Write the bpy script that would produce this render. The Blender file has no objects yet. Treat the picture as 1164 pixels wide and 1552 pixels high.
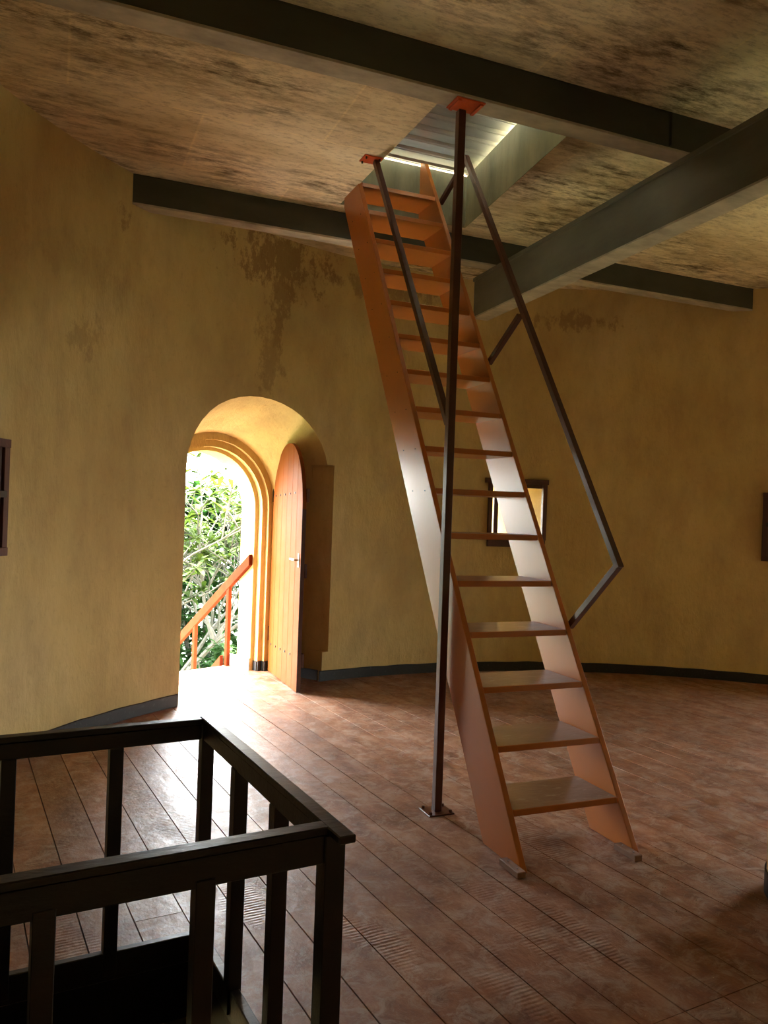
import bpy, bmesh, math, random
from mathutils import Vector, Matrix

random.seed(7)
scene = bpy.context.scene
COL = scene.collection

# ------------------------------------------------------------------ camera
CAMP = Vector((0.0, 0.0, 1.6))
A0 = math.radians(22.5)
right0 = Vector((math.cos(A0), -math.sin(A0), 0))
fwd = Vector((math.sin(A0), math.cos(A0), 0))
ROLL = math.radians(2.0)
cam_up = Vector((0, 0, 1)) * math.cos(ROLL) - right0 * math.sin(ROLL)
cam_rt = right0 * math.cos(ROLL) + Vector((0, 0, 1)) * math.sin(ROLL)
cd = bpy.data.cameras.new('camera')
cam = bpy.data.objects.new('camera', cd)
COL.objects.link(cam)
cd.sensor_fit = 'HORIZONTAL'
cd.sensor_width = 36.0
cd.lens = 36.0 * 1210.0 / 1164.0
cd.clip_start = 0.02
cd.clip_end = 300
M = Matrix.Identity(4)
for i in range(3):
    M[i][0] = cam_rt[i]; M[i][1] = cam_up[i]; M[i][2] = -fwd[i]; M[i][3] = CAMP[i]
cam.matrix_world = M
scene.camera = cam

# ------------------------------------------------------------------ world, sun, exposure
scene.view_settings.view_transform = 'Standard'
scene.view_settings.look = 'None'
scene.view_settings.gamma = 1.0
scene.view_settings.use_curve_mapping = False
scene.view_settings.exposure = 3.38

SUN_DIR = Vector((0.913 * .09 - .408 * .15, .408 * .09 + .913 * .15, 1.0)).normalized()
w = bpy.data.worlds.new('sky'); scene.world = w; w.use_nodes = True
nt = w.node_tree; nt.nodes.clear()
sky = nt.nodes.new('ShaderNodeTexSky'); sky.sky_type = 'NISHITA'
sky.sun_disc = False
sky.sun_elevation = math.radians(62)
sky.sun_rotation = math.radians(20)
sky.air_density = 1.0; sky.dust_density = 3.0; sky.ozone_density = 1.0
mixn = nt.nodes.new('ShaderNodeMix'); mixn.data_type = 'RGBA'; mixn.inputs[0].default_value = 0.55
mixn.inputs[7].default_value = (13.0, 13.6, 13.2, 1)
bg = nt.nodes.new('ShaderNodeBackground'); bg.inputs[1].default_value = 0.50
wo = nt.nodes.new('ShaderNodeOutputWorld')
nt.links.new(sky.outputs[0], mixn.inputs[6]); nt.links.new(mixn.outputs[2], bg.inputs[0]); nt.links.new(bg.outputs[0], wo.inputs[0])

sl = bpy.data.lights.new('sun', 'SUN'); sl.energy = 12; sl.angle = math.radians(1.0); sl.color = (1, .95, .85)
so = bpy.data.objects.new('sun', sl); COL.objects.link(so)
so.location = (1, 8, 12)
so.rotation_euler = SUN_DIR.to_track_quat('Z', 'Y').to_euler()

def portal(name, loc, normal, sx, sy):
    l = bpy.data.lights.new(name, 'AREA'); l.shape = 'RECTANGLE'; l.size = sx; l.size_y = sy
    l.cycles.is_portal = True
    o = bpy.data.objects.new(name, l); COL.objects.link(o); o.location = loc
    o.rotation_euler = (-Vector(normal)).to_track_quat('Z', 'Y').to_euler()   # shines along its local -Z
    return o

try:
    cy = scene.cycles
    cy.use_denoising = True
    cy.denoiser = 'OPENIMAGEDENOISE'
    cy.max_bounces = 10; cy.diffuse_bounces = 8; cy.glossy_bounces = 4
    cy.sample_clamp_indirect = 6.0
    cy.caustics_reflective = True; cy.blur_glossy = 1.0; cy.caustics_refractive = False
except Exception:
    pass

# ------------------------------------------------------------------ helpers
def link(name, me, m=None, parent=None):
    o = bpy.data.objects.new(name, me); COL.objects.link(o)
    if m is not None and not me.materials:
        me.materials.append(m)
    if parent is not None:
        o.parent = parent
    return o

def empty(name, loc=(0, 0, 0)):
    o = bpy.data.objects.new(name, None); COL.objects.link(o); o.empty_display_size = .1
    o.location = loc
    bpy.context.view_layer.update()
    return o

def tag(o, label=None, cat=None, group=None, kind=None):
    if label: o['label'] = label
    if cat: o['category'] = cat
    if group: o['group'] = group
    if kind: o['kind'] = kind
    return o

class MB:
    """collects world-space geometry for one mesh"""
    def __init__(s): s.v = []; s.f = []
    def add(s, vs, fs):
        b = len(s.v); s.v += [tuple(x) for x in vs]; s.f += [tuple(b + i for i in f) for f in fs]
    def box(s, x0, x1, y0, y1, z0, z1):
        s.add([(x0,y0,z0),(x1,y0,z0),(x1,y1,z0),(x0,y1,z0),(x0,y0,z1),(x1,y0,z1),(x1,y1,z1),(x0,y1,z1)],
              [(3,2,1,0),(4,5,6,7),(0,1,5,4),(1,2,6,5),(2,3,7,6),(3,0,4,7)])
    def obox(s, c, ax, ay, az, hx, hy, hz):
        c = Vector(c); ax, ay, az = Vector(ax), Vector(ay), Vector(az)
        vs = [c + ax*hx*i + ay*hy*j + az*hz*k for k in (-1,1) for i,j in ((-1,-1),(1,-1),(1,1),(-1,1))]
        s.add(vs, [(3,2,1,0),(4,5,6,7),(0,1,5,4),(1,2,6,5),(2,3,7,6),(3,0,4,7)])
    def prism(s, poly, d):
        d = Vector(d); n = len(poly); P = [Vector(p) for p in poly]
        s.add(P + [p + d for p in P], [tuple(range(n-1,-1,-1)), tuple(range(n,2*n))] + [(i,(i+1)%n,n+(i+1)%n,n+i) for i in range(n)])
    def bar(s, a, b, wid, dep=None, side=(1,0,0)):
        a, b = Vector(a), Vector(b); d = (b-a); L = d.length; d.normalize()
        x = Vector(side); x = (x - d*x.dot(d)).normalized(); y = d.cross(x)
        s.obox((a+b)/2, x, y, d, wid/2, (dep or wid)/2, L/2)
    def loft(s, secs, cap=True):
        n = len(secs[0]); vs = [p for q in secs for p in q]; fs = []
        for k in range(len(secs)-1):
            for i in range(n):
                j = (i+1)%n; fs.append((k*n+i, k*n+j, (k+1)*n+j, (k+1)*n+i))
        if cap:
            fs.append(tuple(range(n-1,-1,-1))); fs.append(tuple((len(secs)-1)*n+i for i in range(n)))
        s.add(vs, fs)
    def tube(s, pts, rad, n=6):
        secs = []
        for k, p in enumerate(pts):
            p = Vector(p); a = Vector(pts[max(0,k-1)]); b = Vector(pts[min(len(pts)-1,k+1)])
            d = (b-a).normalized(); x = d.orthogonal().normalized() if k == 0 else (x - d*x.dot(d)).normalized()
            y = d.cross(x); r = rad[k] if isinstance(rad, (list,tuple)) else rad
            secs.append([p + x*r*math.cos(t) + y*r*math.sin(t) for t in [2*math.pi*i/n for i in range(n)]])
        s.loft(secs)
    def mesh(s, name, bevel=0.0, smooth=False, fix=True):
        me = bpy.data.meshes.new(name); me.from_pydata(s.v, [], s.f)
        if fix or bevel:
            bm = bmesh.new(); bm.from_mesh(me)
            if fix: bmesh.ops.recalc_face_normals(bm, faces=bm.faces)
            if bevel:
                bmesh.ops.bevel(bm, geom=[e for e in bm.edges if len(e.link_faces)==2 and e.calc_face_angle(0)>.5], offset=bevel, segments=1, affect='EDGES')
            bm.to_mesh(me); bm.free()
        if smooth:
            me.shade_smooth() if hasattr(me,'shade_smooth') else None
            me.set_sharp_from_angle(angle=math.radians(35))
        return me
    def obj(s, name, m, parent=None, bevel=0.0, smooth=False, fix=True):
        o = link(name, s.mesh(name, bevel, smooth, fix), m, parent)
        if parent is not None:                       # geometry is in world space
            p = parent; off = Vector()
            while p is not None: off += p.location; p = p.parent
            o.location = -off
        return o

def boolean(o, cutters, op='DIFFERENCE'):
    for c in cutters:
        md = o.modifiers.new('b', 'BOOLEAN'); md.operation = op; md.object = c; md.solver = 'EXACT'
    bpy.context.view_layer.update()
    me = bpy.data.meshes.new_from_object(o.evaluated_get(bpy.context.evaluated_depsgraph_get()))
    o.modifiers.clear(); o.data = me
    for c in cutters:
        bpy.data.objects.remove(c)

# ------------------------------------------------------------------ materials
def newmat(name):
    m = bpy.data.materials.new(name); m.use_nodes = True
    n = m.node_tree.nodes; l = m.node_tree.links
    return m, n, l, n['Principled BSDF']

def noise(n, l, scale, detail=4, rough=.6, stretch=(1,1,1), dist=0.0, coord=None):
    if coord is None:
        tc = n.new('ShaderNodeNewGeometry'); coord = tc.outputs['Position']
    mp = n.new('ShaderNodeMapping'); mp.inputs['Scale'].default_value = stretch
    l.new(coord, mp.inputs[0])
    t = n.new('ShaderNodeTexNoise'); t.inputs['Scale'].default_value = scale
    t.inputs['Detail'].default_value = detail; t.inputs['Roughness'].default_value = rough
    t.inputs['Distortion'].default_value = dist
    l.new(mp.outputs[0], t.inputs[0])
    return t.outputs[0]

def ramp(n, l, src, stops):
    r = n.new('ShaderNodeValToRGB'); e = r.color_ramp.elements
    while len(e) < len(stops): e.new(.5)
    for k, (p, c) in enumerate(stops):
        e[k].position = p; e[k].color = (*c, 1) if len(c) == 3 else c
    l.new(src, r.inputs[0]); return r.outputs[0]

def mix(n, l, fac, a, b, mode='MIX'):
    x = n.new('ShaderNodeMix'); x.data_type = 'RGBA'; x.blend_type = mode
    for s, v in ((0, fac), (6, a), (7, b)):
        if isinstance(v, (int, float)): x.inputs[s].default_value = v
        elif isinstance(v, tuple): x.inputs[s].default_value = (*v, 1)
        else: l.new(v, x.inputs[s])
    return x.outputs[2]

def mth(n, l, op, a, b=0.0, c=None):
    x = n.new('ShaderNodeMath'); x.operation = op
    for k, v in enumerate((a, b) if c is None else (a, b, c)):
        if isinstance(v, (int, float)): x.inputs[k].default_value = v
        else: l.new(v, x.inputs[k])
    return x.outputs[0]

def bump(n, l, h, strength, dist, bs):
    b = n.new('ShaderNodeBump'); b.inputs['Strength'].default_value = strength; b.inputs['Distance'].default_value = dist
    l.new(h, b.inputs['Height']); l.new(b.outputs[0], bs.inputs['Normal'])

def paint(name, col, rough=.35, var=.25, bs_=.25, scale=6, stretch=(1,1,1), spec=.5, wear=None):
    m, n, l, p = newmat(name)
    f = noise(n, l, scale, 5, .6, stretch)
    dark = tuple(c*(1-var) for c in col); lite = tuple(min(1,c*(1+var)) for c in col)
    c = ramp(n, l, f, [(.3, dark), (.5, col), (.72, lite)])
    if wear:
        f2 = noise(n, l, scale*5, 6, .7, stretch)
        c = mix(n, l, ramp(n, l, f2, [(.58,(0,0,0)),(.70,(1,1,1))]), c, wear)
    l.new(c, p.inputs['Base Color'])
    r = ramp(n, l, noise(n, l, scale*1.5, 2), [(.3,(rough*.92,)*3),(.7,(min(1,rough*1.08),)*3)])
    l.new(r, p.inputs['Roughness'])
    p.inputs['Specular IOR Level'].default_value = spec
    bump(n, l, noise(n, l, scale*8, 4, .6, stretch), bs_, .004, p)
    return m

def pos_spot(n, l, c, s):
    """1 inside a soft ellipsoid about c (radii s), 0 outside, in world space"""
    g = n.new('ShaderNodeNewGeometry'); mp = n.new('ShaderNodeMapping')
    mp.inputs['Location'].default_value = tuple(-a/b for a, b in zip(c, s)); mp.inputs['Scale'].default_value = tuple(1/b for b in s)
    l.new(g.outputs['Position'], mp.inputs[0])
    v = n.new('ShaderNodeVectorMath'); v.operation = 'LENGTH'; l.new(mp.outputs[0], v.inputs[0])
    return mth(n, l, 'SUBTRACT', 1.0, v.outputs['Value'])

def mat_wall():
    m, n, l, p = newmat('ochre_plaster')
    big = noise(n, l, .9, 5, .6, (1,1,.8)); mid = noise(n, l, 3.2, 6, .65, (1,1,.45)); fine = noise(n, l, 22, 5, .7)
    c = ramp(n, l, big, [(.3,(.52,.385,.155)),(.5,(.60,.465,.20)),(.68,(.64,.51,.25))])
    c = mix(n, l, mth(n,l,'MULTIPLY', ramp(n,l,mid,[(.42,(0,0,0)),(.66,(1,1,1))]), .38), c, (.30,.20,.10))
    c = mix(n, l, mth(n,l,'MULTIPLY', ramp(n,l,fine,[(.56,(0,0,0)),(.70,(1,1,1))]), .18), c, (.25,.16,.07))
    # bared patches of plaster below the far beam and a run of damp underneath
    stains = [((1.80,6.92,3.80),(.75,.75,.42),.42),((1.80,6.92,3.45),(.16,.3,.75),.35),((1.72,6.9,2.95),(.22,.3,.55),.25),
              ((.17,5.82,2.72),(.22,.3,.2),.2),((.41,6.06,3.62),(.10,.2,.2),.3),((2.9,7.2,3.75),(.9,.3,.15),.3),((5.0,7.0,3.66),(.7,.4,.14),.3),
              ((.1,5.8,3.2),(.9,.9,.3),.08)]
    tot = None
    for cc, ss, a in stains:
        d = pos_spot(n, l, cc, ss)
        d = mth(n, l, 'ADD', d, mth(n, l, 'MULTIPLY', mth(n, l, 'SUBTRACT', noise(n, l, 9, 8, .78, (1,1,.6)), .56), 4.0))
        d = mth(n, l, 'MULTIPLY', ramp(n, l, d, [(.10,(0,0,0)),(.42,(1,1,1))]), a)
        tot = d if tot is None else mth(n, l, 'MAXIMUM', tot, d)
    c = mix(n, l, mth(n,l,'MINIMUM',mth(n,l,'MULTIPLY',tot,1.5),.6), c, (.17,.085,.035))
    l.new(c, p.inputs['Base Color']); p.inputs['Roughness'].default_value = .8
    p.inputs['Specular IOR Level'].default_value = .25
    h = mth(n, l, 'ADD', mth(n,l,'MULTIPLY',noise(n,l,5,6,.6,(1,1,.5)),1.0), mth(n,l,'MULTIPLY',noise(n,l,40,4,.6,(1,1,.35)),.18))
    bump(n, l, h, .55, .035, p)
    return m

def mat_ceiling():
    m, n, l, p = newmat('mottled_concrete')
    st = (.35, 1.3, 1)
    c = ramp(n, l, noise(n,l,1.6,6,.65,st), [(.36,(.60,.50,.32)),(.5,(.80,.70,.50)),(.64,(.88,.80,.60))])
    blot = mth(n,l,'MULTIPLY', ramp(n,l,noise(n,l,1.1,4,.6,(.5,1,1)),[(.45,(0,0,0)),(.6,(1,1,1))]), ramp(n,l,noise(n,l,9,9,.78,(.35,1.3,1)),[(.44,(0,0,0)),(.60,(1,1,1))]))
    c = mix(n, l, mth(n,l,'MULTIPLY',blot,.95), c, (.09,.065,.03))
    c = mix(n, l, mth(n,l,'MULTIPLY',ramp(n,l,noise(n,l,26,8,.8,(.4,1.2,1)),[(.50,(0,0,0)),(.60,(1,1,1))]),.38), c, (.17,.12,.06))
    c = mix(n, l, mth(n,l,'MULTIPLY',ramp(n,l,noise(n,l,2.3,5,.7,(.5,1,1)),[(.60,(0,0,0)),(.68,(1,1,1))]),.5), c, (.60,.44,.27))
    g = n.new('ShaderNodeNewGeometry'); br = n.new('ShaderNodeTexBrick'); br.inputs['Scale'].default_value = 1.0
    br.inputs['Brick Width'].default_value = 1.55; br.inputs['Row Height'].default_value = .83; br.inputs['Mortar Size'].default_value = .012; br.inputs['Mortar Smooth'].default_value = .8
    br.inputs[1].default_value = (1,1,1,1); br.inputs[2].default_value = (.80,.76,.70,1); br.inputs[3].default_value = (1.1,1.08,1.0,1); br.inputs['Bias'].default_value = -.3
    l.new(g.outputs['Position'], br.inputs[0]); c = mix(n, l, .8, c, br.outputs[0], 'MULTIPLY')
    l.new(c, p.inputs['Base Color']); p.inputs['Roughness'].default_value = .9; p.inputs['Specular IOR Level'].default_value = .2
    bump(n, l, noise(n,l,7,8,.7,st), .5, .03, p)
    return m

def mat_floor():
    m, n, l, p = newmat('painted_floor_boards')
    a = math.radians(6.2)
    g = n.new('ShaderNodeNewGeometry'); rot = n.new('ShaderNodeMapping'); rot.inputs['Rotation'].default_value = (0,0,-a)
    l.new(g.outputs['Position'], rot.inputs[0]); P = rot.outputs[0]
    oi = n.new('ShaderNodeObjectInfo')
    c = ramp(n, l, noise(n,l,4.2,8,.74,(1.3,.8,1),.3,P), [(.34,(.12,.042,.018)),(.5,(.27,.108,.050)),(.64,(.42,.23,.14))])
    c = mix(n, l, mth(n,l,'MULTIPLY',ramp(n,l,noise(n,l,9,9,.78,(1.0,1.2,1),.8,P),[(.48,(0,0,0)),(.62,(1,1,1))]),.65), c, (.46,.37,.30))
    c = mix(n, l, mth(n,l,'MULTIPLY',oi.outputs['Random'],.35), c, (.12,.045,.022))
    # specks of dust and crumbs of plaster
    c = mix(n, l, ramp(n,l,noise(n,l,75,2,.5,(1,1,1),0,P),[(.735,(0,0,0)),(.76,(1,1,1))]), c, (.55,.42,.30))
    l.new(c, p.inputs['Base Color'])
    r = ramp(n, l, noise(n,l,5,7,.7,(1.5,.7,1),0,P), [(.3,(.29,)*3),(.7,(.58,)*3)])
    l.new(r, p.inputs['Roughness']); p.inputs['Specular IOR Level'].default_value = .55
    # saw marks running across the boards
    wv = n.new('ShaderNodeTexWave'); wv.wave_type = 'BANDS'; wv.bands_direction = 'Y'; wv.inputs['Scale'].default_value = 16
    wv.inputs['Distortion'].default_value = 2.2; wv.inputs['Detail'].default_value = 2; wv.inputs['Detail Scale'].default_value = 1.2
    l.new(P, wv.inputs[0])
    msk = ramp(n, l, noise(n,l,1.3,3,.5,(2.5,.8,1),0,P), [(.56,(0,0,0)),(.66,(1,1,1))])
    h = mth(n,l,'ADD', mth(n,l,'MULTIPLY', mth(n,l,'MULTIPLY', wv.outputs[1], msk), .35), mth(n,l,'MULTIPLY',noise(n,l,14,6,.65,(1.4,1,1),0,P),.9))
    bump(n, l, h, .6, .008, p)
    return m

WALL = mat_wall(); CEIL = mat_ceiling(); FLOOR = mat_floor()
BASE = paint('black_baseboard_paint', (.004,.005,.006), .45, .4, .3, 8, wear=(.05,.05,.055))
STEEL = paint('dark_steel_paint', (.055,.060,.046), .55, .25, .25, 5, (.4,1,1), .4)
STEEL3 = paint('grey_steel_paint', (.125,.128,.105), .5, .3, .3, 4, (1,.3,1), .4)
FLANGE = paint('lit_steel_flange', (.40,.37,.30), .6, .35, .3, 7, (.5,1,1), .4)  # paler than the webs: light reflected on the undersides is put into the colour
LADDER = paint('orange_brown_gloss_paint', (.44,.135,.017), .33, .05, .12, 2.5, (1,1,.3), .6)
TUBEM = paint('brown_red_tube_paint', (.075,.021,.009), .33, .2, .2, 7, spec=.5)
REDPL = paint('red_primer_plate', (.55,.085,.02), .35, .2, .3, 12)
RAILM = paint('dark_brown_varnish', (.008,.004,.0035), .38, .4, .3, 9, (.3,1,1), .5)
TREADM = paint('worn_tread_top', (.24,.12,.055), .34, .3, .5, 5, (.4,1,1), .55, wear=(.36,.27,.18))
WOOD = paint('raw_wood_cleat', (.24,.12,.07), .7, .3, .5, 12, (1,.2,1))
DOORM = paint('orange_varnished_boards', (.20,.052,.007), .62, .10, .15, 4, (1,1,.10), .1)
DOORB = paint('dark_door_edge', (.06,.022,.015), .5, .3, .2, 8)
SHUT = paint('dark_red_brown_shutter', (.065,.022,.017), .5, .3, .35, 9, (1,1,.2))
METAL = paint('brushed_handle_metal', (.5,.48,.45), .3, .1, .1, 10); METAL.node_tree.nodes['Principled BSDF'].inputs['Metallic'].default_value = 1
IRON = paint('black_iron', (.02,.018,.016), .5, .3, .2, 20)
ORANGE = paint('orange_outdoor_rail', (.13,.020,.004), .85, .2, .3, 8, spec=.1)
CONC = paint('pale_landing_cement', (.36,.33,.26), .8, .12, .4, 6)
COLM = paint('cream_plaster', (.66,.58,.38), .75, .12, .4, 5)
CURBM = paint('green_grey_cement', (.20,.185,.105), .8, .35, .5, 3, (1.5,1.5,.4), .3, wear=(.20,.20,.13))
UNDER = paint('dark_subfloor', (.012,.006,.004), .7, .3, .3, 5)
BARK = paint('pale_bark', (.05,.045,.034), .8, .25, .5, 12)

def mat_zinc():
    m, n, l, p = newmat('galvanised_sheet')
    l.new(ramp(n,l,noise(n,l,5,5,.6,(.3,1,1)),[(.3,(.42,.44,.42)),(.7,(.68,.70,.66))]), p.inputs['Base Color'])
    p.inputs['Metallic'].default_value = .9; p.inputs['Roughness'].default_value = .28
    return m
ZINC = mat_zinc()

def mat_leaf(name, c0, c1):
    m, n, l, p = newmat(name)
    c = ramp(n, l, noise(n,l,2.2,3), [(.35,c0),(.65,c1)])
    l.new(c, p.inputs['Base Color']); p.inputs['Roughness'].default_value = .7; p.inputs['Specular IOR Level'].default_value = .15
    tr = n.new('ShaderNodeBsdfTranslucent'); l.new(c, tr.inputs[0])
    ms = n.new('ShaderNodeMixShader'); ms.inputs[0].default_value = .4
    l.new(p.outputs[0], ms.inputs[1]); l.new(tr.outputs[0], ms.inputs[2]); l.new(ms.outputs[0], n['Material Output'].inputs[0])
    return m
LEAF = mat_leaf('frangipani_leaf', (.020,.040,.005), (.036,.054,.007))
LEAF2 = mat_leaf('bush_leaf', (.008,.031,.005), (.017,.045,.007))
GRASS = paint('garden_ground', (.022,.045,.012), .9, .4, .5, 1.5)

# ------------------------------------------------------------------ plan
CX, CY, R = 3.484, 2.637, 4.6
ZC = 4.0
def polar(deg, r=R, z=0.0):
    return Vector((CX + r*math.cos(math.radians(deg)), CY + r*math.sin(math.radians(deg)), z))
DA = Vector((.959, 6.522, 0)); DE = Vector((.9129, .4084, 0)).normalized(); DN = Vector((-DE.y, DE.x, 0))   # doorway: left jamb, along, outwards
def dpt(al, dep, z): return DA + DE*al + DN*dep + Vector((0,0,z))
PA = math.radians(6.2)
PX = Vector((math.cos(PA), math.sin(PA), 0)); PY = Vector((-math.sin(PA), math.cos(PA), 0))     # across / along the floor boards
def ppt(p, q, z=0.0): return PX*p + PY*q + Vector((0,0,z))

def arch(al0, al1, spring, top, dep, zb=-.02, n=20):
    c = (al0+al1)/2; h = (al1-al0)/2; pts = [dpt(al0,dep,zb), dpt(al1,dep,zb)]
    for k in range(n+1):
        t = math.pi*k/n; pts.append(dpt(c + h*math.cos(t), dep, spring + (top-spring)*math.sin(t)))
    return pts

# ------------------------------------------------------------------ tower wall (one round wall, openings cut through)
SPIN = Matrix.Rotation(math.radians(-99), 4, 'Z')
def turned(sec):
    out = []
    for p in sec:
        q = SPIN @ Vector((p.x-CX, p.y-CY, p.z)); out.append(Vector((q.x+CX, q.y+CY, q.z)))
    return out
def build_wall():
    b = MB(); N = 240; R2 = 5.55; z0, z1 = -3.0, 4.2
    ang = [360*i/N for i in range(N)]
    vs = [polar(a,R,z0) for a in ang] + [polar(a,R2,z0) for a in ang] + [polar(a,R,z1) for a in ang] + [polar(a,R2,z1) for a in ang]
    fs = []
    for i in range(N):
        j = (i+1)%N
        fs += [(i,N+i,N+j,j),(2*N+i,2*N+j,3*N+j,3*N+i),(i,j,2*N+j,2*N+i),(N+i,3*N+i,3*N+j,N+j)]
    b.add(vs, fs)
    wall = b.obj('wall_round', WALL)
    cut = []
    def cutter(secs):
        c = MB(); c.loft(secs); o = c.obj('cutter', None); cut.append(o)
    cutter([arch(-.02,1.535,1.90,2.60,-.25), arch(0,1.514,1.90,2.575,0), arch(.03,1.431,1.62,2.28,.637)])
    cutter([arch(.08,1.375,1.60,2.215,.55), arch(.08,1.375,1.60,2.215,.675)])
    cutter([arch(.13,1.325,1.585,2.15,.6), arch(.13,1.325,1.585,2.15,.735)])
    cutter([arch(.165,1.285,1.575,2.12,.65), arch(.165,1.27,1.57,2.10,1.25)])
    # small window behind the ladder: splayed tunnel leaning to the left
    L = polar(81.9); Rr = polar(73.9); e = (Rr-L).normalized(); nn = Vector((-e.y, e.x, 0)); W = (Rr-L).length
    def wq(a0,a1,d,za,zb): return [L+e*a0+nn*d+Vector((0,0,za)), L+e*a1+nn*d+Vector((0,0,za)), L+e*a1+nn*d+Vector((0,0,zb)), L+e*a0+nn*d+Vector((0,0,zb))]
    cutter([wq(.035,W-.05,-.12,1.335,1.95), wq(.03,W-.05,.0,1.335,1.95), wq(-.50,.17,1.25,1.35,1.93)])
    c = MB(); c.prism([dpt(1.585,-.066,.27),dpt(1.494,.146,.27),dpt(1.36,.10,.27),dpt(1.40,-.12,.27)], (0,0,1.75)); cut.append(c.obj('cutter', None))
    # arched opening added out of view in the right-hand wall to brighten the room
    flip = turned
    cutter([flip(arch(-.02,1.535,1.90,2.60,-.25)), flip(arch(0,1.514,1.90,2.575,0)), flip(arch(.03,1.431,1.62,2.28,.637))])
    cutter([flip(arch(.10,1.36,1.62,2.15,.55)), flip(arch(.10,1.36,1.62,2.15,1.25))])
    # unseen opening added in the storey below to light the stairwell
    c = MB(); q = polar(150, 5.1); c.obox((q.x,q.y,-1.2), (math.cos(2.618),math.sin(2.618),0), (-math.sin(2.618),math.cos(2.618),0), (0,0,1), .8,.35,.45)
    cut.append(c.obj('cutter', None))
    boolean(wall, cut)
    wall.data.shade_smooth(); wall.data.set_sharp_from_angle(angle=math.radians(20))
    wall.name = 'wall_round'; tag(wall, 'curved ochre plaster wall of the round room', kind='structure')
    return wall, (L, e, nn, W)
wall, WIN = build_wall()

# portals help the renderer find the daylight in the openings (they give off no light themselves)
portal('door_portal', dpt(.72, 1.12, 1.05), -DN, 1.3, 2.3)
portal('added_opening_portal', turned([dpt(.72, 1.12, 1.05)])[0], -(SPIN.to_3x3() @ DN), 1.3, 2.3)
portal('window_portal', WIN[0] + WIN[1]*-.165 + WIN[2]*1.2 + Vector((0,0,1.64)), -WIN[2], .75, .65)

# baseboard band
def band(a0, a1, name='baseboard_round'):
    b = MB(); n = max(2, int(abs(a1-a0)/1.5)); secs = []
    for k in range(n+1):
        a = a0 + (a1-a0)*k/n; s = .095 + .002*math.sin(k*1.7) + .001*math.sin(k*4.1)
        secs.append([polar(a,R+.004,.0), polar(a,R-.012,.0), polar(a,R-.012,s-.004), polar(a,R-.008,s), polar(a,R+.004,s)])
    b.loft(secs); o = b.obj(name, BASE); tag(o, kind='structure'); return o
band(-236.7, 5.3); band(24.5, 104.4)
def jband(pts, name):
    b = MB()
    for (a0,d0),(a1,d1),s in pts:
        p, q = dpt(a0,d0,0), dpt(a1,d1,0); e = (q-p).normalized(); nn = Vector((e.y,-e.x,0))*s
        b.prism([p-nn*.004, p+nn*.010, p+nn*.010+Vector((0,0,.095)), p-nn*.004+Vector((0,0,.095))], q-p)
    o = b.obj(name, BASE); tag(o, kind='structure')
jband([((1.514,0),(1.437,.60),-1),((1.431,.637),(1.375,.637),-1),((1.375,.64),(1.375,.675),-1),((1.375,.675),(1.325,.675),-1),((1.325,.68),(1.325,.735),-1)], 'baseboard_right')
jband([((0,0),(.03,.637),1),((.03,.637),(.08,.637),1)], 'baseboard_left')
b = MB(); b.prism([dpt(1.283,.74,0),dpt(1.283,.74,.12),dpt(1.272,.74,.12),dpt(1.272,.74,0)], DN*.34)
o = b.obj('baseboard_outer', paint('grey_worn_baseboard',(.25,.25,.24),.8,.4,.4,14)); tag(o, kind='structure')

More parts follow.
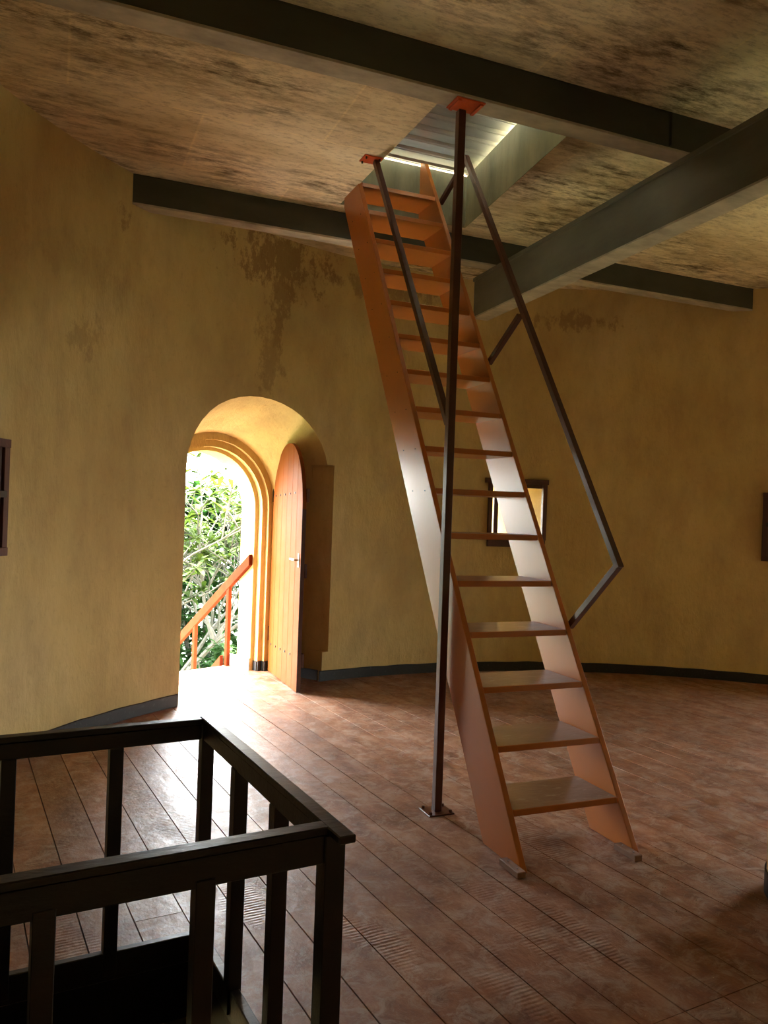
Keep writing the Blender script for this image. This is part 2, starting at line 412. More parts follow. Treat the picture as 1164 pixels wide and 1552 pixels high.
# ------------------------------------------------------------------ floor
floor_slab = None
HP0, HP1, HQ0, HQ1 = -.86, .832, 1.765, 2.798
def build_floor():
    b = MB(); N = 120
    b.prism([polar(360*i/N, R+.02, -.20) for i in range(N)], (0,0,.176))
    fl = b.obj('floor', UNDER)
    c = MB(); c.prism([ppt(HP0,HQ0,-.5),ppt(HP1,HQ0,-.5),ppt(HP1,HQ1,-.5),ppt(HP0,HQ1,-.5)], (0,0,1)); co = c.obj('cutter', None)
    boolean(fl, [co]); fl.name = 'floor'; tag(fl, 'round floor of red-brown painted boards', kind='structure')
    # clip region of the room (convex: the doorway arc is replaced by its chord)
    room = []
    def pq0(v): return (v.dot(PX), v.dot(PY))
    for i in range(240):
        a = 360*i/240
        if a == 105.0: room.append(pq0(polar(a, R-.002))); room.append(pq0(dpt(1.5145,0,0))); room.append(pq0(dpt(-.0005,0,0))); continue
        if 103.6 < a < 124.0: continue
        v = polar(a, R-.002); room.append((v.dot(PX), v.dot(PY)))
    def pq(v): return (v.dot(PX), v.dot(PY))
    passage = [pq(dpt(.003,.0,0)), pq(dpt(1.511,.0,0)), pq(dpt(1.431,.634,0)), pq(dpt(1.28,.74,0)), pq(dpt(1.268,1.10,0)), pq(dpt(.168,1.10,0)), pq(dpt(.168,.70,0)), pq(dpt(.034,.634,0))]
    def clip(poly, axis, val, keep_gt):
        out = []
        for i in range(len(poly)):
            a, c2 = poly[i], poly[(i+1)%len(poly)]
            ia = (a[axis] > val) == keep_gt; ic = (c2[axis] > val) == keep_gt
            if ia: out.append(a)
            if ia != ic:
                t = (val-a[axis])/(c2[axis]-a[axis]); out.append((a[0]+t*(c2[0]-a[0]), a[1]+t*(c2[1]-a[1])))
        return out
    g = .0020; W = .1867; cnt = 0
    def plank(poly, p0, p1, q0, q1, mi):
        for ax, v, gt in ((0,p0+g,True),(0,p1-g,False),(1,q0+g*.7,True),(1,q1-g*.7,False)):
            poly = clip(poly, ax, v, gt)
            if len(poly) < 3: return 0
        ar = abs(sum(poly[i][0]*poly[(i+1)%len(poly)][1]-poly[(i+1)%len(poly)][0]*poly[i][1] for i in range(len(poly))))/2
        if ar < .004: return 0
        # drop nearly coincident points
        pp = [p for i, p in enumerate(poly) if (abs(p[0]-poly[i-1][0])+abs(p[1]-poly[i-1][1])) > 1e-4]
        dz = random.uniform(-.0015, .0)
        b = MB(); cx = sum(p[0] for p in pp)/len(pp); cq = sum(p[1] for p in pp)/len(pp)
        n = len(pp); lo = [ppt(x,y,-.024) for x,y in pp]; mid = [ppt(x,y,dz-.003) for x,y in pp]
        def sh(x,c,d): return x + max(-d, min(d, c-x))
        top = [ppt(sh(x,cx,.0006), sh(y,cq,.0006), dz) for x,y in pp]
        b.loft([lo, mid, top])
        o = b.obj('floor_plank', mi, fl); return 1
    k0 = int((-1.3-.864)/W)-1
    for k in range(k0, 47):
        p0 = .864 + W*k; p1 = p0 + W; pc = (p0+p1)/2
        js = []
        if pc > 1.75: js.append(1.793)
        if .68 < pc < .87: js.append(3.11)
        if pc > 2.3: js.append(5.03 if (k%2) else 5.6)
        qs = sorted(js); ext = []
        lo, hi = -3.0, 9.0
        bounds = [lo] + qs + [hi]
        full = [lo]
        for a, c in zip(bounds[:-1], bounds[1:]):
            if c - a > 4.6:
                # keep free runs near the camera unbroken
                if not qs:
                    full.append(round(random.uniform(4.3, 6.2), 2) if pc > -.2 else round(random.uniform(2.8,5),2)); full.append(round(random.uniform(-1.6,.2),2))
                elif a == lo: full.append(round(random.uniform(-1.4,-.2),2))
            full.append(c)
        full = sorted(set(full))
        for q0, q1 in zip(full[:-1], full[1:]):
            segs = [(p0,p1,q0,q1)]
            if p0 < HP1 and p1 > HP0:           # boards round the stair opening
                new = []
                for s in segs:
                    a, c2, d, f = s
                    if d < HQ0: new.append((a,c2,d,min(f,HQ0)))
                    if f > HQ1: new.append((a,c2,max(d,HQ1),f))
                    if f > HQ0 and d < HQ1:
                        if c2 > HP1: new.append((HP1,c2,max(d,HQ0),min(f,HQ1)))
                        if a < HP0: new.append((a,HP0,max(d,HQ0),min(f,HQ1)))
                segs = new
            for s in segs:
                if s[3]-s[2] > .02 and s[1]-s[0] > .01: plank(list(room), *s, FLOOR)
        for q0, q1 in ((5.5, 7.9), (7.9, 9)):
            plank(list(passage), p0, p1, q0, q1, FLOOR)
    # edge boards lining the stair opening
    return fl
floor = build_floor()
b = MB()
for (p0,p1,q0,q1) in ((HP0-.0,HP1+.0,HQ1,HQ1+.03),(HP0,HP1,HQ0-.03,HQ0),(HP1,HP1+.03,HQ0-.03,HQ1+.03),(HP0-.03,HP0,HQ0-.03,HQ1+.03)):
    b.prism([ppt(p0,q0,-.22),ppt(p1,q0,-.22),ppt(p1,q1,-.22),ppt(p0,q1,-.22)], (0,0,.197))
o = b.obj('trim_1', RAILM); tag(o, 'dark boards lining the stair opening', kind='structure')

# landing outside the door and steps down
b = MB(); b.prism([dpt(-.3,.96,-.25),dpt(1.6,.96,-.25),dpt(1.6,1.12,-.25),dpt(-.3,1.12,-.25)], (0,0,.22))
o = b.obj('door_threshold', CONC); o.name = 'trim_2'; tag(o, 'pale cement sill outside the doorway', kind='structure')
steps = empty('outdoor_steps', tuple(dpt(.7,1.3,-3)))
tag(steps, 'pale cement steps falling away outside the arched doorway', 'steps')
for k in range(10):
    b = MB(); d0 = 1.12 + .28*k; z = -.235*(k+1)
    b.prism([dpt(0,d0,z-.12),dpt(1.42,d0,z-.12),dpt(1.42,d0+.30,z-.12),dpt(0,d0+.30,z-.12)], (0,0,.12))
    b.obj('step', CONC, steps, bevel=.006)
b = MB()
for al in (-.04, 1.42):
    b.prism([dpt(al,1.12,-.40),dpt(al,4.1,-3.0),dpt(al,3.7,-3.0),dpt(al,1.12,-.80)], DE*.06)
b.obj('side_beam', CONC, steps)

# ------------------------------------------------------------------ ceiling with hatch
def build_ceiling():
    N = 160; b = MB(); b.prism([polar(360*i/N, R+.03, ZC) for i in range(N)], (0,0,.2)); ce = b.obj('ceiling', CEIL)
    def quad(u0,u1n,u1f,v0,v1,z,h):
        c = MB(); c.prism([(u0,v0,z),(u1n,v0,z),(u1f,v1,z),(u0,v1,z)], (0,0,h)); return c.obj('cutter', None)
    boolean(ce, [quad(2.00,2.865,3.11,3.86,5.95,3.5,1.5)])
    ce.name = 'ceiling'; tag(ce, 'mottled concrete ceiling stained brown', kind='structure')
    cb = MB(); cb.prism([(1.87,3.72,4.0005),(2.98,3.72,4.0005),(3.25,6.08,4.0005),(1.87,6.08,4.0005)], (0,0,.43)); cu = cb.obj('trim_3', CURBM)
    boolean(cu, [quad(2.0,2.865,3.11,3.86,5.95,3.5,1.5)])
    # slim the kerb where it passes through the slab: keep it as the lining of the opening
    cu.name = 'trim_3'; cu.data.materials.clear(); cu.data.materials.append(CURBM)
    tag(cu, 'stained cement kerb lining the ceiling hatch', kind='structure')
    return ce
ceiling = build_ceiling()
b = MB()      # lining of the slab edge in the hatch, a hair inside the opening
inner = [(2.004,3.864),(2.863,3.864),(3.106,5.946),(2.004,5.946)]
for i in range(4):
    p, q = inner[i], inner[(i+1)%4]
    d = Vector((q[0]-p[0], q[1]-p[1], 0)).normalized(); nn = Vector((d.y,-d.x,0))*.003
    if i == 3: continue
    b.prism([(p[0],p[1],4.001),(q[0],q[1],4.001),(q[0]+nn.x,q[1]+nn.y,4.001),(p[0]+nn.x,p[1]+nn.y,4.001)], (0,0,.2))
o = b.obj('trim_4', CURBM); tag(o, 'cement render on the sides of the hatch', kind='structure')

# corrugated sheet lying over the hatch on two bearers
sheet = empty('roofing_sheet', (2.5, 4.9, 4.5))
tag(sheet, 'shiny ribbed galvanised metal sheet closing the ceiling hatch above the ladder', 'metal sheet')
def zsheet(v): return 4.458 + (6.25-v)*.025
b = MB(); prof = []; v = 3.55
while v < 6.25:
    for dv, dz in ((0,0),(.085,0),(.10,.018),(.125,.018),(.14,0),(.150,0),(.158,.006),(.166,0)):
        prof.append((v+dv, zsheet(v+dv)+dz))
    v += .175
vs = [(1.7,y,z) for y,z in prof] + [(3.42,y,z) for y,z in prof] + [(1.7,y,z+.0012) for y,z in prof] + [(3.42,y,z+.0012) for y,z in prof]
n_ = len(prof); fs = []
for i in range(n_-1):
    fs += [(i,n_+i,n_+i+1,i+1),(2*n_+i,2*n_+i+1,3*n_+i+1,3*n_+i)]
fs += [(i,i+1,2*n_+i+1,2*n_+i) for i in range(n_-1)] + [(n_+i,3*n_+i,3*n_+i+1,n_+i+1) for i in range(n_-1)] + [(0,2*n_,3*n_,n_),(n_-1,2*n_-1,4*n_-1,3*n_-1)]
b.add(vs, fs); b.obj('ribbed_panel', ZINC, sheet, fix=False)
for y0 in (3.74, 5.97):
    b = MB(); b.box(1.72,3.40,y0,y0+.08,4.431,zsheet(y0+.04)-.002) if False else b.box(1.72 if y0<4 else 1.72, 1.95, y0, y0+.08, 4.4305, zsheet(y0+.04)-.002)
    b.obj('bearer', WOOD, sheet)
    b = MB(); b.box(3.16 if y0>5 else 2.90, 3.40 if y0<5 else 3.24, y0, y0+.08, 4.4305, zsheet(y0+.04)-.002)
    b.obj('bearer', WOOD, sheet)
portal('hatch_portal', (2.5, 4.9, 4.44), (0,0,-1), 1.3, 2.3)

# ------------------------------------------------------------------ steel beams
def chan(name, v0, wid, z0, z1, u0, u1, label, grp):
    r = empty(name, ((u0+u1)/2, v0, z0)); tag(r, label, 'beam')
    t = .012
    b = MB(); b.box(u0,u1,v0,v0+t,z0+.001,z1-.001); b.obj('web', STEEL, r)
    b = MB(); b.box(u0,u1,v0-.002,v0+wid,z0-.012,z0+.004); b.obj('bottom_flange', FLANGE, r, bevel=.002)
    b = MB(); b.box(u0,u1,v0-.002,v0+wid,z1-.012,z1); b.obj('top_flange', STEEL, r)
    return r
def ucirc(v, s): return CX + s*math.sqrt(max(0,(R+.05)**2-(v-CY)**2))
b1 = chan('steel_beam', 3.71, .13, 3.79, ZC, ucirc(3.71,-1), ucirc(3.71,1), 'dark steel channel beam at the top of the room, passing over the post head', 'x')
b = MB(); b.box(3.26,3.268,3.688,3.71,3.80,3.985); b.obj('stiffener_plate', STEEL, b1)
b2 = chan('steel_beam', 6.10, .125, 3.79, ZC, ucirc(6.17,-1)-.0, ucirc(6.17,1), 'dark steel channel beam farther away, running from above the arched doorway behind the ladder', 'x')
r3 = empty('steel_beam', (3.40,2.3,3.41)); tag(r3, 'big grey steel beam crossing under the two dark ones towards the right', 'beam')
sl3 = .0367; y0, y1 = -1.93, 6.50
def b3p(v, du, z): return Vector((3.384+sl3*(v-3.102)+du, v, z))
for nm, d0, d1, z0, z1, m_ in (('web',.004,.016,3.42,3.77,STEEL3),('bottom_flange',-.004,.155,3.405,3.42,FLANGE),('top_flange',-.012,.155,3.745,3.776,STEEL3)):
    b = MB(); b.prism([b3p(y0,d0,z0),b3p(y0,d1,z0),b3p(y1,d1,z0),b3p(y1,d0,z0)], (0,0,z1-z0)); b.obj(nm, m_, r3, bevel=.002)

# round pillar at the right edge
pil = empty('round_pillar', (3.122,2.385,0)); tag(pil, 'round cream plaster pillar with a black foot, cut by the right edge', 'pillar')
def cyl(c, r, z0, z1, n=48, r2=None):
    b = MB(); r2 = r if r2 is None else r2
    b.loft([[Vector((c[0]+q*math.cos(2*math.pi*i/n), c[1]+q*math.sin(2*math.pi*i/n), z)) for i in range(n)] for q, z in ((r,z0),(r2,z1))]); return b
cyl((3.122,2.385), .262, .0, 3.999).obj('shaft', COLM, pil, smooth=True)
cyl((3.122,2.385), .27, .0, .098).obj('painted_foot', BASE, pil, smooth=True)

# ------------------------------------------------------------------ ladder stair
lad = empty('ladder_stair', (2.32,3.2,0))
tag(lad, 'steep orange-brown ladder stair with open treads, rising through the ceiling hatch', 'ladder')
def vf(z): return 3.045 + .617*z
def vr(z): return 3.395 + .617*z
VT = 5.82
def stringer(u0):
    zf = (VT-3.045)/.617; zr = (VT-3.395)/.617
    poly = [(u0,vf(0),0),(u0,vr(0),0),(u0,VT,zr),(u0,VT,min(4.40,zf)),(u0,vf(4.36),4.36)]
    b = MB(); b.prism(poly, (.032,0,0)); return b.obj('stringer', LADDER, lad, bevel=.003)
stringer(1.990); stringer(2.620)
for k in range(16):
    zt = .233 + .2525*k; t = .032
    b = MB(); a = vf(zt-.016)+.006; c = vr(zt-.016)-.012
    if c > VT: c = VT
    b.box(2.0225,2.6195,a,c,zt-t,zt)
    o = b.obj('tread', LADDER, lad, bevel=.003); o.data.materials.append(TREADM)
    for f in o.data.polygons:
        if f.normal.z > .9: f.material_index = 1
# nail heads on the left stringer and screws on the right one
b = MB()
for k in range(6,16):
    zt = .217 + .2525*k
    for dv in (.08,.25):
        if vf(zt)+dv < VT: b.obox((1.9885,vf(zt)+dv,zt),(1,0,0),(0,1,0),(0,0,1),.0015,.003,.003)
o = b.obj('nail_heads', IRON, lad); tag(o, kind='stuff')
# post
post = MB(); PU, PV = 1.955, 3.835
post.box(PU-.021,PU+.021,PV-.021,PV+.021,.008,3.768); po = post.obj('post', TUBEM, lad, bevel=.002)
b = MB(); b.box(PU-.075,PU+.075,PV-.065,PV+.065,0,.008); bp = b.obj('base_plate', TUBEM, po, bevel=.002)
for du in (-.058,.058):
    for dv in (-.048,.048):
        b = cyl((PU+du,PV+dv), .009, .008, .022, 6); b.obj('bolt', TUBEM, po)
b = MB(); b.box(PU-.085,PU+.085,3.715,3.845,3.768,3.776); b.obj('head_plate', REDPL, po, bevel=.002)
for du in (-.065,.065):
    b = MB(); b.box(PU+du-.009,PU+du+.009,3.722,3.838,3.758,3.768); b.obj('weld_bar', REDPL, po)
# left handrail from the ceiling down to the post
hl = MB(); hl.bar((PU,PV+.02,2.09),(1.955,5.08,3.985),.036,.036); hl.obj('handrail', TUBEM, lad, bevel=.002)
b = MB(); b.box(1.855,1.985,5.03,5.14,3.988,3.998); cp = b.obj('ceiling_plate', REDPL, lad, bevel=.002)
for du in (1.872,1.968):
    for dv in (5.045,5.125):
        cyl((du,dv),.007,3.974,3.988,6).obj('bolt', IRON, cp)
# right handrail with its three stays
P1 = Vector((2.672,3.66,1.035)); P2 = Vector((2.672,3.302,1.369)); P3 = Vector((2.672,5.128,4.168)); P4 = Vector((2.672,5.486,4.005))
S1 = Vector((2.672,4.656,2.652)); S2 = Vector((2.672,4.330,2.865))
dr = (P3-P2).normalized()
b = MB(); b.bar(P2-dr*.016, P3+dr*.02, .036); b.obj('handrail', TUBEM, lad, bevel=.002)
for a, c in ((P1,P2),(S1,S2),(P4,P3)):
    d = (c-a).normalized(); b = MB(); b.bar(a-d*.05, c, .034); b.obj('stay', TUBEM, lad, bevel=.002)
# wooden cleats nailed against the stringer feet
for uc, v0, v1, lb in ((1.965,3.005,3.165,'short wooden cleat against the left foot of the ladder, by the steel post'),(2.593,2.985,3.14,'short wooden cleat against the right foot of the ladder')):
    r = empty('wooden_cleat', (uc,(v0+v1)/2,0)); tag(r, lb, 'wooden block')
    b = MB(); b.box(uc-.022,uc+.022,v0,v1,0,.030); b.obj('block', WOOD, r, bevel=.003)
    for dv in (.04,-.04):
        cyl((uc,(v0+v1)/2+dv),.004,.029,.0325,6).obj('nail', METAL, r)

# ------------------------------------------------------------------ railing round the stair opening
rail = empty('stair_railing', tuple(ppt(.2,1.75)))
tag(rail, 'dark brown wooden railing around the stair opening in the left foreground', 'railing')
def pbox(name, p0,p1,q0,q1,z0,z1, bev=.003, par=rail, m_=RAILM):
    b = MB(); b.prism([ppt(p0,q0,z0),ppt(p1,q0,z0),ppt(p1,q1,z0),ppt(p0,q1,z0)], (0,0,z1-z0)); return b.obj(name, m_, par, bevel=bev)
PL = -.88
pbox('top_board', PL,.866,1.727,1.772,.822,.842); pbox('top_board', .822,.866,1.66,2.828,.8225,.8425)
pbox('top_board', PL,.8215,2.785,2.828,.822,.842)
pbox('upper_rail', PL,.818,1.732,1.768,.752,.822); pbox('upper_rail', PL,.818,2.79,2.824,.768,.822); pbox('upper_rail', .826,.862,1.772,2.785,.765,.822)
pbox('lower_rail', PL,.818,1.734,1.766,-.02,.075); pbox('lower_rail', PL,.818,2.792,2.822,-.02,.075); pbox('lower_rail', .828,.860,1.772,2.785,-.02,.075)
def baluster(p,q,h=.0225,z1=.77,nm='baluster'):
    pbox(nm,p-h,p+h,q-h,q+h,.0,z1,.002)
for p in (-.79,-.46,-.13,.198,.53): baluster(p,1.750); baluster(p,2.807)
for q in (2.09,2.435): baluster(.843,q)
baluster(.843,1.748,.0265,.822,'newel_post'); baluster(.843,2.806,.0225,.822,'newel_post')

# stair flight going down
fl2 = empty('lower_stair', tuple(ppt(0,2.27,-3))); tag(fl2, 'dark wooden stair descending inside the railed opening', 'stair')
for k in range(9):
    p = -.55 + .2*k; z = -.30-.28*k
    if z < -2.9: break
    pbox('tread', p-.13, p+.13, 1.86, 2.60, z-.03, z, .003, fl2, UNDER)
b = MB()
for q in (1.83, 2.60):
    b.prism([ppt(-.72,q,-.22),ppt(-.5,q,-.20),ppt(1.35,q,-2.8),ppt(1.1,q,-2.95)], PY*.03)
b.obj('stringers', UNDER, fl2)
b = MB(); b.prism([polar(360*i/90, R+.02, -3.1) for i in range(90)], (0,0,.1)); o = b.obj('floor_below', UNDER); tag(o, kind='structure')

# ------------------------------------------------------------------ door leaf
door = empty('door_1', (2.005,7.66,0)); tag(door, 'open arched door of orange varnished boards', kind='structure')
HU, HV, LW = 1.995, 7.665, 1.0
def topz(s):
    x = (s-.5*LW)/(.5*LW); return 1.62 + .585*math.sqrt(max(0,1-min(1,abs(x))**2.1))
NB = 6; bw = LW/NB
for k in range(NB):
    s0, s1 = k*bw+.0012, (k+1)*bw-.0012; m_ = 6
    pts = [(HU,HV-s0,.008),(HU,HV-s1,.008)] + [(HU,HV-(s1+(s0-s1)*i/m_),max(1.6,topz(s1+(s0-s1)*i/m_))) for i in range(m_+1)]
    b = MB(); b.prism(pts, (.036,0,0)); b.obj('door_board', DOORM, door, bevel=.0022)
for z in (.22, 1.0, 1.66):
    b = MB(); b.box(HU+.037,HU+.062,HV-LW+.0,HV-.05,z,z+.12); b.obj('batten', DOORB, door, bevel=.003)
b = MB()
for z in (.28, 1.72):
    for k in range(NB-1):
        s = (k+.6)*bw; b.obox((HU-.002,HV-s,z+.006*k),(1,0,0),(0,1,0),(0,0,1),.004,.009,.009)
o = b.obj('bolt_heads', IRON, door); tag(o, kind='stuff')
hd = MB(); hd.box(HU-.006,HU,HV-.965,HV-.925,1.09,1.21); hnd = hd.obj('handle', METAL, door, bevel=.002)
hd = MB(); hd.bar((HU-.04,HV-.945,1.155),(HU-.04,HV-.80,1.155),.016,.014,(0,0,1)); hd.bar((HU,HV-.945,1.155),(HU-.045,HV-.945,1.155),.014,.014,(0,0,1)); hd.obj('lever', METAL, hnd, bevel=.002)
hd = MB(); hd.box(HU-.008,HU-.0055,HV-.95,HV-.94,1.10,1.125); hd.obj('keyhole', IRON, hnd)
for z in (.30,1.66):
    hd = MB(); hd.box(HU-.005,HU+.030,HV,HV+.014,z,z+.14); hd.obj('hinge', IRON, door)
b = MB()     # dark free edge
pts = [(HU+.0005,HV-LW-.002,.009),(HU+.0355,HV-LW-.002,.009),(HU+.0355,HV-LW-.002,1.60),(HU+.0005,HV-LW-.002,1.60)]
b.prism(pts,(0,.0015,0)); b.obj('edge_strip', DOORB, door)

# ------------------------------------------------------------------ windows
def wframe(name, L, e, nn, W, z0, z1, shut=False):
    r = empty(name, tuple(L)); tag(r, kind='structure')
    Z = Vector((0,0,1))
    def fb(nm, a0,a1,d0,d1,za,zb,par=r,m_=SHUT):
        b = MB(); b.obox(L+e*(a0+a1)/2+nn*(d0+d1)/2+Z*(za+zb)/2, e, nn, Z, (a1-a0)/2, abs(d1-d0)/2, (zb-za)/2); return b.obj(nm, m_, par, bevel=.002)
    return r, fb
r, fb = wframe('window_1', *WIN, 1.3, 1.98)
L, e, nn, W = WIN
r['label'] = 'small deep window with dark wooden frame behind the ladder'
fb('lintel', -.04,W+.0,-.045,.01,1.94,1.99); fb('sill_rail', .0,W-.02,-.04,.02,1.285,1.36)
fb('jamb', 0,.042,-.035,.03,1.36,1.94); fb('jamb', W-.055,W-.01,-.035,.03,1.36,1.94)
fb('lintel', .0,W-.02,.0,.04,1.90,1.94)
sh = fb('shutter_leaf', .07,.115,.0,.03,1.362,1.90)
def shutter_window(name, a0, a1, z0, z1, label):
    Lp, Rp = polar(a0), polar(a1); e = (Rp-Lp).normalized(); nn = Vector((-e.y,e.x,0)); W = (Rp-Lp).length
    r, fb = wframe(name, Lp, e, nn, W, z0, z1); r['label'] = label
    fb('frame_rail', 0,W,-.035,.09,z1-.05,z1); fb('frame_rail', 0,W,-.035,.09,z0,z0+.05)
    fb('jamb', 0,.05,-.03,.09,z0+.05,z1-.05); fb('jamb', W-.05,W,-.03,.09,z0+.05,z1-.05)
    n = 5; bw = (W-.1)/n
    for k in range(n):
        lf = fb('shutter_board', .05+k*bw+.001,.05+(k+1)*bw-.001,-.012,.09,z0+.05,z1-.05)
    fb('hinge', .03,.11,-.038,-.031,(z0+z1)/2+.0,(z0+z1)/2+.04,m_=IRON); fb('hinge', W-.11,W-.03,-.038,-.031,(z0+z1)/2+.0,(z0+z1)/2+.04,m_=IRON)
shutter_window('window_2', 153.0, 144.75, 1.26, 1.955, 'closed dark shutter on the left wall, cut by the left edge')
shutter_window('window_3', 46.9, 38.7, 1.24, 1.93, 'closed dark shutter on the right wall, cut by the right edge')

# ------------------------------------------------------------------ outdoor rail beside the steps
orl = empty('outdoor_handrail', tuple(dpt(1.25,1.1,0))); tag(orl, 'orange wooden handrail sloping down outside the open doorway', 'handrail')
def zr(d): return 1.175 - .78*(d-.70)
b = MB(); b.prism([dpt(1.232,.74,zr(.74)),dpt(1.232,4.0,zr(4.0)),dpt(1.232,4.0,zr(4.0)-.11),dpt(1.232,.74,zr(.74)-.11)], DE*.045); b.obj('top_rail', ORANGE, orl, bevel=.004)
for d in (1.08,1.66,2.3,3.0,3.7):
    b = MB(); zb = -.03 if d < 1.12 else -.235*(int((d-1.12)/.28)+1)
    b.prism([dpt(1.236,d-.022,zb),dpt(1.275,d-.022,zb),dpt(1.275,d+.022,zb),dpt(1.236,d+.022,zb)], (0,0,zr(d)-.09-zb)); b.obj('baluster', ORANGE, orl, bevel=.003)
b = MB(); b.prism([dpt(1.20,1.12,-.03),dpt(1.20,1.12,.10),dpt(1.20,1.42,-.17),dpt(1.20,1.42,-.30)], DE*.04); b.obj('foot_board', ORANGE, orl, bevel=.003)

# ------------------------------------------------------------------ garden
b = MB(); b.add([(-40,-40,-3.02),(45,-40,-3.02),(45,60,-3.02),(-40,60,-3.02)], [(0,1,2,3)])
gr = b.obj('garden_ground', GRASS, fix=False); tag(gr, kind='structure')
def leafblade(b, p, d, L, wd, droop):
    d = Vector(d).normalized(); s = d.cross(Vector((0,0,1)))
    if s.length < .05: s = Vector((1,0,0))
    s.normalize(); up = s.cross(d)
    pts = []
    for t, q in ((0,.15),(.3,.75),(.65,1.0),(.88,.6)):
        c = p + d*L*t - Vector((0,0,1))*droop*L*t*t
        pts.append((c - s*wd*q/2 + up*wd*.12*q, c + s*wd*q/2 + up*wd*.12*q, c))
    tip = p + d*L - Vector((0,0,1))*droop*L
    vs = []; fs = []
    for a, c2, m_ in pts: vs += [a, m_, c2]
    vs.append(tip)
    for k in range(3):
        i = 3*k; fs += [(i,i+1,i+4,i+3),(i+1,i+2,i+5,i+4)]
    fs += [(9,10,12),(10,11,12)]
    b.add(vs, fs)
def frangipani(x, y, top, seed, label, spread=1.0, levels=5):
    rnd = random.Random(seed); r = empty('frangipani_tree', (x,y,-3)); tag(r, label, 'tree')
    wood = MB(); leaves = MB(); H = top+3
    def grow(p, d, L, rad, lv):
        q = p + d*L; mid = (p+q)/2 + Vector((rnd.uniform(-1,1),rnd.uniform(-1,1),0))*L*.08
        wood.tube([p,mid,q], [rad,rad*.88,rad*.74], 5)
        if lv == 0 or (lv == 1 and rnd.random() < .3):
            for i in range(rnd.randint(10,14)):
                a = rnd.uniform(0,6.283); el = rnd.uniform(-.15,.9)
                leafblade(leaves, q, (math.cos(a)*math.cos(el),math.sin(a)*math.cos(el),math.sin(el)), rnd.uniform(.18,.34), rnd.uniform(.06,.09), rnd.uniform(.1,.5))
            if lv == 0: return
        nb = 3 if rnd.random() < .6 else 2; a0 = rnd.uniform(0,6.28)
        for i in range(nb):
            a = a0 + 6.283*i/nb + rnd.uniform(-.4,.4); t = rnd.uniform(.45,.8)*spread
            nd = (d*math.cos(t) + Vector((math.cos(a),math.sin(a),0))*math.sin(t)).normalized()
            nd = (nd + Vector((0,0,.12))).normalized()
            grow(q, nd, L*rnd.uniform(.72,.92), rad*.70, lv-1)
    grow(Vector((x,y,-3)), Vector((rnd.uniform(-.15,.15),rnd.uniform(-.1,.1),1)).normalized(), H*.27, .065, levels)
    # scale so the crown just reaches the wanted height
    zm = max(v[2] for v in leaves.v); k = (top+3)/(zm+3)
    for q in (wood, leaves): q.v = [(x+(v[0]-x)*k, y+(v[1]-y)*k, -3+(v[2]+3)*k) for v in q.v]
    wood.obj('branches', BARK, r, fix=False); lo = leaves.obj('leaves', LEAF, r, fix=False); tag(lo, kind='stuff')
def bush(x, y, h, rad, seed, label, L=.28, n=420, m_=None, wd=.05):
    rnd = random.Random(seed); r = empty('garden_shrub', (x,y,-3)); tag(r, label, 'shrub')
    st = MB(); lv = MB()
    for i in range(9):
        a = rnd.uniform(0,6.28); q = rnd.uniform(.2,.8)*rad
        st.tube([(x,y,-3),(x+math.cos(a)*q*.5,y+math.sin(a)*q*.5,-3+h*.5),(x+math.cos(a)*q,y+math.sin(a)*q,-3+h*.9)], [.03,.022,.008], 5)
    for i in range(n):
        a = rnd.uniform(0,6.28); t = rnd.random()**.5; zz = rnd.random()
        rr = rad*t*math.sin(math.pi*(.25+.7*zz)); p = Vector((x+math.cos(a)*rr, y+math.sin(a)*rr, -3+h*(.12+.88*zz)))
        b_ = rnd.uniform(0,6.28); leafblade(lv, p, (math.cos(b_),math.sin(b_),rnd.uniform(-.3,.9)), L*rnd.uniform(.7,1.3), wd, rnd.uniform(.1,.6))
    st.obj('stems', BARK, r, fix=False); o = lv.obj('leaves', m_ or LEAF2, r, fix=False); tag(o, kind='stuff')
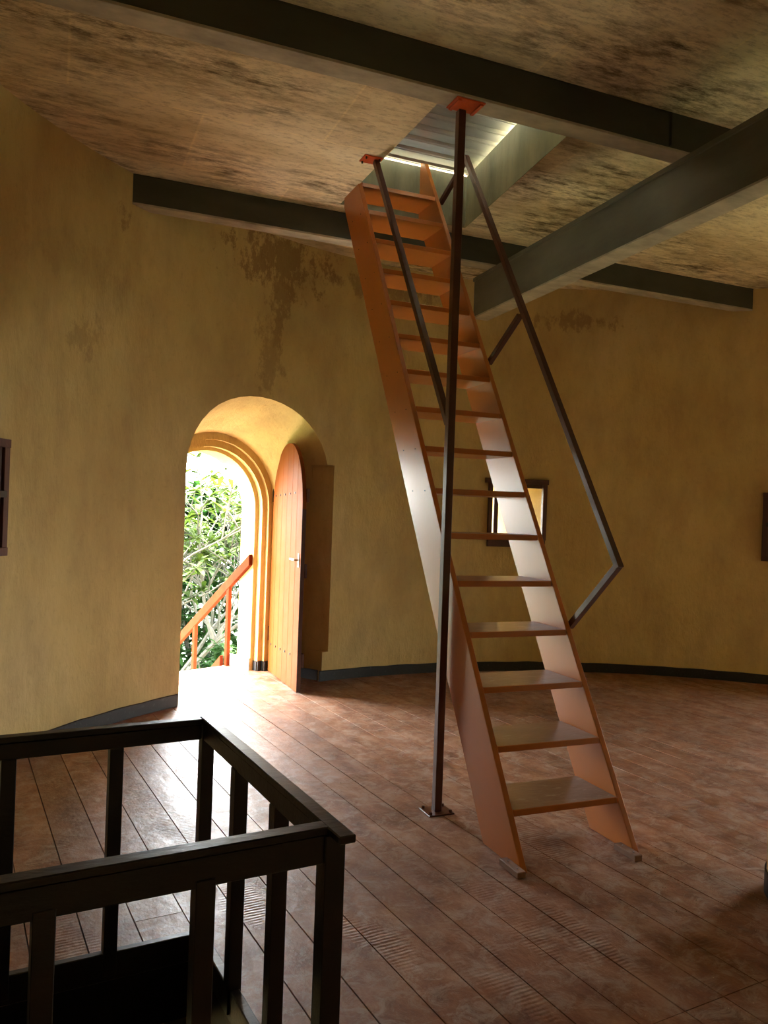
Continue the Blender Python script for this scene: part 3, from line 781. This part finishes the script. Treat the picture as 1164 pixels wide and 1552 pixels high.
frangipani(1.75,12.2,2.45,3,'pale-barked frangipani tree straight outside the doorway, its crown against the white sky')
frangipani(3.0,13.2,2.35,5,'frangipani tree at the right side of the doorway view')
frangipani(.3,13.0,2.2,8,'frangipani tree at the left, mostly hidden by the door jamb')
frangipani(2.2,15.0,2.5,11,'taller frangipani tree behind the nearer ones')
frangipani(4.6,15.2,2.3,21,'frangipani tree farthest right, behind the doorway jamb')
bush(2.25,11.1,2.7,.7,1,'dense green shrub low in the doorway view, beside the steps',.20,900)
bush(3.5,11.6,3.1,.8,2,'bright green shrub behind the outdoor handrail',.20,900)
bush(1.0,11.6,2.7,.7,4,'green shrub low at the left side of the doorway view',.2,800)
bush(3.1,17.6,5.0,1.7,6,'broad background shrub, middle one of the garden screen',.42,3000,None,.13)
bush(.2,17.4,4.9,1.6,7,'broad background shrub, left one of the garden screen',.42,2400,None,.13)
bush(6.2,17.8,5.0,1.6,9,'broad background shrub, right one of the garden screen',.42,2400,None,.13)
bush(1.75,10.5,2.3,.4,12,'spiky blue-green agave-like plant by the foot of the steps',.5,110,LEAF2,.07)

# crumbs of plaster swept against the pillar and under the ladder
rnd = random.Random(5); b = MB()
for i in range(420):
    if i % 3: a = rnd.gauss(0,1); c0 = Vector((2.72 + rnd.gauss(0,.16), 2.72 + rnd.gauss(0,.20), 0))
    else: c0 = Vector((rnd.uniform(1.4,3.0), rnd.uniform(2.2,5.0), 0))
    if (c0 - Vector((3.122,2.385,0))).length < .30: continue
    r_ = rnd.uniform(.0012,.0038)
    p = [c0 + Vector((rnd.uniform(-1,1)*r_, rnd.uniform(-1,1)*r_, 0)) for _ in range(3)] + [c0 + Vector((0,0,r_*1.3))]
    b.add([q + Vector((0,0,-.0005)) for q in p], [(0,1,2),(0,3,1),(1,3,2),(2,3,0)])
o = b.obj('plaster_crumbs', paint('plaster_crumb',(.62,.50,.34),.8,.2,.2,20))
tag(o, 'tiny plaster crumbs scattered on the floor by the pillar and the ladder', 'debris', kind='stuff')
